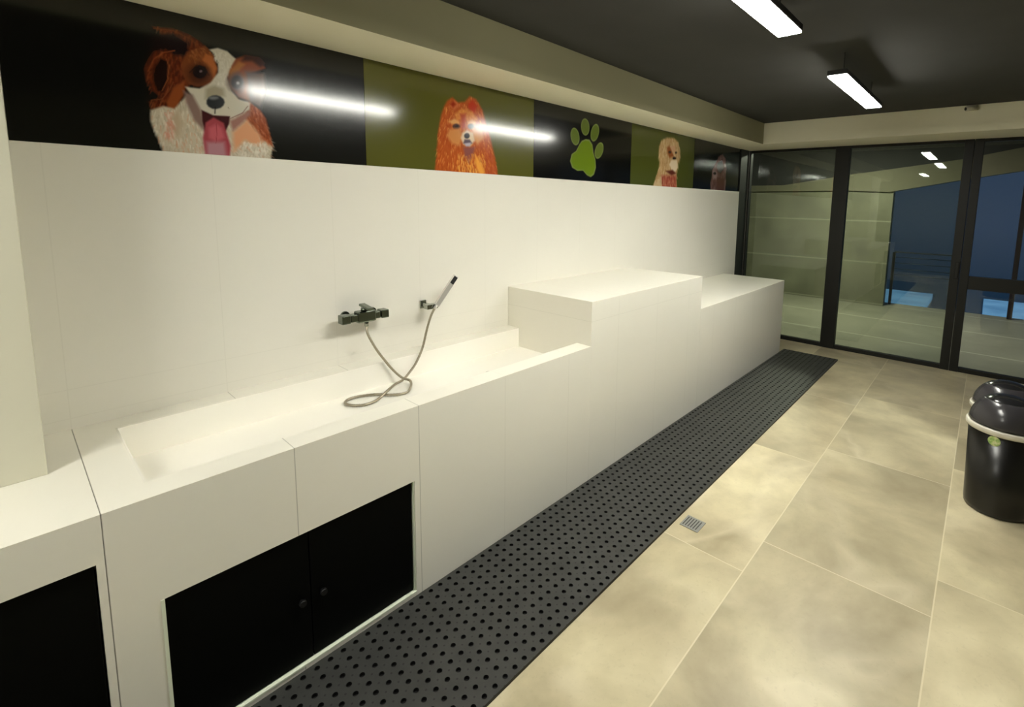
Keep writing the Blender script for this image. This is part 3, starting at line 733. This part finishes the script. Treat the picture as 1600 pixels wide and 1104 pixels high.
# ------------------------------------------------------------------ painted posters
def paint(x0, x1, bgcol, shapes, unit, seed, dx=0.003):
    W = int(round((x1 - x0) / dx)); Hh = int(round((H6 - H5) / dx))
    img = np.zeros((Hh + 1, W + 1, 3)); img[:] = np.array(bgcol) / 255.0
    xs = np.linspace(0, (x1 - x0) * 1000, W + 1); zs = np.linspace(0, (H6 - H5) * 1000, Hh + 1)
    rng = random.Random(seed)
    def region(x_lo, x_hi, z_lo, z_hi):
        i0 = max(0, int(np.searchsorted(xs, x_lo)) - 1); i1 = min(W + 1, int(np.searchsorted(xs, x_hi)) + 1)
        j0 = max(0, int(np.searchsorted(zs, z_lo)) - 1); j1 = min(Hh + 1, int(np.searchsorted(zs, z_hi)) + 1)
        return i0, i1, j0, j1
    def seg_d(X, Z, a, b):
        ax, az = a; bx, bz = b
        dx_, dz_ = bx - ax, bz - az
        L = dx_ * dx_ + dz_ * dz_ + 1e-9
        t = np.clip(((X - ax) * dx_ + (Z - az) * dz_) / L, 0, 1)
        return np.hypot(X - ax - t * dx_, Z - az - t * dz_), t
    def inside(pts, X, Z):
        c = np.zeros(X.shape, bool); n = len(pts)
        for i in range(n):
            x1_, z1_ = pts[i]; x2_, z2_ = pts[(i + 1) % n]
            if z1_ == z2_: continue
            cond = ((z1_ > Z) != (z2_ > Z)) & (X < (x2_ - x1_) * (Z - z1_) / (z2_ - z1_) + x1_)
            c ^= cond
        return c
    for sh in shapes:
        k = sh[0]
        if k == 'p':
            _, col, soft, pts = sh
            soft = max(soft * unit * 2.3, 2.0)
            px_ = [p[0] for p in pts]; pz_ = [p[1] for p in pts]
            i0, i1, j0, j1 = region(min(px_) - soft, max(px_) + soft, min(pz_) - soft, max(pz_) + soft)
            if i1 <= i0 or j1 <= j0: continue
            X, Z = np.meshgrid(xs[i0:i1], zs[j0:j1])
            ins = inside(pts, X, Z)
            d = np.full(X.shape, 1e9)
            for q in range(len(pts)):
                d = np.minimum(d, seg_d(X, Z, pts[q], pts[(q + 1) % len(pts)])[0])
            sd = np.where(ins, d, -d)
            a = np.clip(0.5 + sd / soft, 0, 1)[..., None]
            img[j0:j1, i0:i1] = img[j0:j1, i0:i1] * (1 - a) + np.array(col) / 255 * a
        elif k == 'l':
            _, col, wd, pts = sh
            wd = max(wd * unit, 1.2)
            px_ = [p[0] for p in pts]; pz_ = [p[1] for p in pts]
            i0, i1, j0, j1 = region(min(px_) - 2 * wd, max(px_) + 2 * wd, min(pz_) - 2 * wd, max(pz_) + 2 * wd)
            X, Z = np.meshgrid(xs[i0:i1], zs[j0:j1])
            d = np.full(X.shape, 1e9)
            for q in range(len(pts) - 1): d = np.minimum(d, seg_d(X, Z, pts[q], pts[q + 1])[0])
            a = np.clip(1.3 - d / wd, 0, 1)[..., None] * .75
            img[j0:j1, i0:i1] = img[j0:j1, i0:i1] * (1 - a) + np.array(col) / 255 * a
        elif k == 'f':
            _, cols, n, ln, wd, ang, pts = sh
            ln *= unit * .9; wd = max(wd * unit * 2.0, 2.6); n = int(n * 1.8)
            px_ = [p[0] for p in pts]; pz_ = [p[1] for p in pts]
            mx_, mz_ = sum(px_) / len(px_), sum(pz_) / len(pz_)
            cnt = 0; tries = 0
            while cnt < n and tries < n * 6:
                tries += 1
                cx = rng.uniform(min(px_), max(px_)); cz = rng.uniform(min(pz_), max(pz_))
                if not inside(pts, np.array([cx]), np.array([cz]))[0]: continue
                cnt += 1
                base = math.radians(-ang) + (cx - mx_) / 420.0 + rng.gauss(0, .16)
                L = ln * rng.uniform(.5, 1.2)
                a_ = (cx, cz); b_ = (cx + L * math.cos(base), cz + L * math.sin(base))
                i0, i1, j0, j1 = region(min(a_[0], b_[0]) - wd, max(a_[0], b_[0]) + wd, min(a_[1], b_[1]) - wd, max(a_[1], b_[1]) + wd)
                if i1 <= i0 or j1 <= j0: continue
                X, Z = np.meshgrid(xs[i0:i1], zs[j0:j1])
                d, t_ = seg_d(X, Z, a_, b_)
                a = (np.clip(1.15 - d / wd, 0, 1) * (1 - t_ ** 2) * .62)[..., None]
                img[j0:j1, i0:i1] = img[j0:j1, i0:i1] * (1 - a) + np.array(rng.choice(cols)) / 255 * a
    return img, W, Hh

M_POSTER, _nt, _b = new_mat('glossy_printed_panel')
_a = _nt.nodes.new('ShaderNodeVertexColor'); _a.layer_name = 'print'
_nt.links.new(_a.outputs[0], _b.inputs['Base Color'])
_b.inputs['Roughness'].default_value = 0.13
_b.inputs['Specular IOR Level'].default_value = 0.55

def poster(x0, x1, bg, key, unit, label, dx=0.003):
    shapes = PAINTINGS[key]
    img, W, Hh = paint(x0, x1, bg, shapes, unit, len(key) * 7, dx)
    yf = 0.012; yb_ = 0.0295
    X, Z = np.meshgrid(np.linspace(x0 + .0008, x1 - .0008, W + 1), np.linspace(H5 + .0003, H6 - .0005, Hh + 1))
    V = np.stack([X, np.full_like(X, yf), Z], -1).reshape(-1, 3)
    n = len(V)
    idx = np.arange(n).reshape(Hh + 1, W + 1)
    Q = np.stack([idx[:-1, :-1], idx[:-1, 1:], idx[1:, 1:], idx[1:, :-1]], -1).reshape(-1, 4)
    corners = [idx[0, 0], idx[0, -1], idx[-1, -1], idx[-1, 0]]
    # solid back: rim of the panel down to the backing wall
    border = list(idx[0, :]) + list(idx[1:, -1]) + list(idx[-1, -2::-1]) + list(idx[-2:0:-1, 0])
    BV = V[border].copy(); BV[:, 1] = yb_
    V2 = np.concatenate([V, BV])
    faces = [tuple(int(i) for i in q) for q in Q]
    m = len(border)
    for k in range(m):
        q = (k + 1) % m
        faces.append((int(border[q]), int(border[k]), n + k, n + q))
    faces.append(tuple(n + k for k in range(m)))
    me = bpy.data.meshes.new('wall_panel'); me.from_pydata(V2.tolist(), [], faces)
    lin = np.where(img <= 0.04045, img / 12.92, ((img + 0.055) / 1.055) ** 2.4)
    ca = me.color_attributes.new('print', 'FLOAT_COLOR', 'POINT')
    C4 = np.ones((len(V2), 4), np.float32); C4[:n, :3] = lin.reshape(-1, 3); C4[n:, :3] = lin.reshape(-1, 3)[border]
    ca.data.foreach_set('color', C4.ravel())
    me.materials.append(M_POSTER)
    o = bpy.data.objects.new('picture_panel', me); COL.objects.link(o)
    o['label'] = label; o['category'] = 'poster'; o['group'] = 'printed panels along the top of the wall'
    bbox_base(o)
    return o
BLK = (14, 14, 12); OLV = (88, 88, 34)
poster(0.05, 1.235, BLK, 'dog_collie', .47, 'black wall panel with a brown and white dog, tongue out', .003)
poster(1.235, 2.42, OLV, 'dog_spitz', .75, 'olive green wall panel with a fluffy orange dog', .0033)
poster(2.42, 3.61, BLK, 'paw', 1.2, 'black wall panel with a green paw print', .0036)
poster(3.61, 4.79, (72, 78, 30), 'dog_spaniel', 1.4, 'olive green wall panel with a pale curly-eared dog', .004)
poster(4.79, 6.02, BLK, 'dog_setter', 1.7, 'black wall panel at the far end with a dark reddish dog', .004)

# ------------------------------------------------------------------ outside the glass
XO = 9.7
def ext_tile():
    m, nt, b = new_mat('olive_grey_outdoor_tile'); N = NT(nt)
    P, x, y, z = N.pos()
    c = N.noise(P, 2.2, 5, 0.6)
    col = N.ramp(c, (0.3, (0.16, 0.16, 0.105)), (0.7, (0.26, 0.26, 0.17)))
    g = N.line(z, 0.70, 0.02, 0.012)
    col = N.mix(N.math('MULTIPLY', g, 0.6), col, (0.42, 0.42, 0.30, 1))
    nt.links.new(col, b.inputs['Base Color']); b.inputs['Roughness'].default_value = 0.5
    return m
def ext_floor():
    m, nt, b = new_mat('olive_grey_terrace_tile'); N = NT(nt)
    P, x, y, z = N.pos()
    c = N.noise(P, 1.6, 5, 0.6)
    col = N.ramp(c, (0.3, (0.27, 0.27, 0.195)), (0.7, (0.38, 0.375, 0.275)))
    g = N.line(x, 1.25, 7.27, 0.016)
    col = N.mix(N.math('MULTIPLY', g, 0.8), col, (0.66, 0.66, 0.50, 1))
    nt.links.new(col, b.inputs['Base Color']); b.inputs['Roughness'].default_value = 0.4
    return m
M_EXT = ext_tile(); M_EXTF = ext_floor()
bm = bmesh.new(); box(bm, XG + .052, 10.12, -7.0, 2.6, -.12, -.002); struct('terrace_floor', bm, M_EXTF)
bm = bmesh.new(); box(bm, XO, XO + .2, -1.13, 2.6, 0.0, 1.95); box(bm, XG + .2, XO, 2.4, 2.6, 0, 2.75); struct('terrace_wall', bm, M_EXT)
bm = bmesh.new(); prism_yz(bm, [(2.6, 1.90), (.6, 1.92), (-.48, 1.93), (-1.07, 1.906), (-1.97, 2.085), (-2.67, 2.21), (-5.2, 2.62), (-5.2, 3.0), (-2.64, 2.54), (-1.97, 2.398), (-.49, 2.20), (.6, 2.03), (2.6, 2.02)], XO - .04, XO + .16)
o = obj('sloping_beam', bm, simple('olive_cream_concrete', (0.19, 0.18, 0.115, 1), 0.7, noise=.1, scale=5), None, label='sloping pale beam above the terrace opening beyond the glass', category='beam'); bbox_base(o)
bm = bmesh.new(); prism_yz(bm, [(2.6, 2.02), (.6, 2.03), (-.49, 2.20), (-1.97, 2.398), (-2.64, 2.54), (-3.6, 2.75), (2.6, 2.75)], XO + .0, XO + .14)
struct('terrace_upper_wall', bm, M_CEIL)
bm = bmesh.new(); box(bm, XG + .16, XO + .3, -7, 2.6, 2.752, 2.85); struct('terrace_ceiling', bm, M_CEIL)
# railing at the edge of the terrace
t = thing('railing', 'thin metal railing at the terrace edge beyond the middle glass pane', 'railing', (9.98, -4.0, 0))
RAILM = simple('grey_blue_steel', (0.045, 0.05, 0.06, 1), 0.45, metal=.4)
bm = bmesh.new()
for zz in (.52, .62, .72, .82): cyl(bm, (9.98, -1.20, zz), (9.98, -1.98, zz), .006, seg=8)
obj('rails', bm, RAILM, t)
bm = bmesh.new(); box(bm, 9.955, 10.005, -1.98, -1.20, .895, .915); obj('handrail', bm, RAILM, t)
for yy in (-1.19, -1.98):
    bm = bmesh.new(); box(bm, 9.955, 10.005, yy - .02, yy + .02, -.002, .90, .003); obj('post', bm, simple('dark_post_%d' % int(-yy * 10), (0.01, 0.014, 0.018, 1), .4), t)
# slim dark post seen in the right-hand pane
bm = bmesh.new(); box(bm, 9.93, 10.03, -2.76, -2.70, -.002, 2.22, .003)
o = obj('steel_post', bm, simple('plum_black_steel', (0.02, 0.012, 0.018, 1), .4), None, label='slim dark post at the terrace edge seen through the right-hand pane', category='post'); bbox_base(o)
# pool beyond the terrace, its water given a mild blue emission
def pool_mat():
    m, nt, b = new_mat('emissive_pool_water'); N = NT(nt)
    P, x, y, z = N.pos()
    b.inputs['Base Color'].default_value = (0.03, 0.10, 0.18, 1)
    b.inputs['Roughness'].default_value = 0.12
    n = N.noise(P, 1.6, 3, 0.5)
    nt.links.new(N.ramp(n, (0.3, (0.05, 0.14, 0.27)), (0.7, (0.12, 0.27, 0.45))), b.inputs['Emission Color'])
    b.inputs['Emission Strength'].default_value = 0.55
    return m
bm = bmesh.new(); box(bm, 10.25, 11.9, -1.66, 1.2, -.12, -.01)
o = obj('pool_water', bm, pool_mat(), None, label='narrow strip of bright blue water beyond the terrace, left of the wide mullion', category='pool'); bbox_base(o)
bm = bmesh.new(); box(bm, 10.25, 12.0, -7.0, -2.42, -.12, -.01)
o = obj('pool_water', bm, pool_mat(), None, label='strip of bright blue water seen low in the right-hand pane', category='pool'); bbox_base(o)
# terrace lamp: a wall lantern-like ceiling fitting out of direct view
t = thing('terrace_lamp', 'round ceiling lamp over the terrace beyond the glass', 'lamp', (8.2, -.6, 2.72))
bm = bmesh.new(); lathe(bm, [(0, .03), (.17, .03), (.17, 0.004), (.155, 0.0), (.15, .004)], 40, (8.2, -.6, 2.72)); obj('housing', bm, M_HOUSING, t)
bm = bmesh.new(); lathe(bm, [(.148, .003), (.12, -.012), (0, -.02)], 40, (8.2, -.6, 2.72)); obj('diffuser', bm, emit('terrace_lamp_glow', (1, .97, .84), 200.0), t)
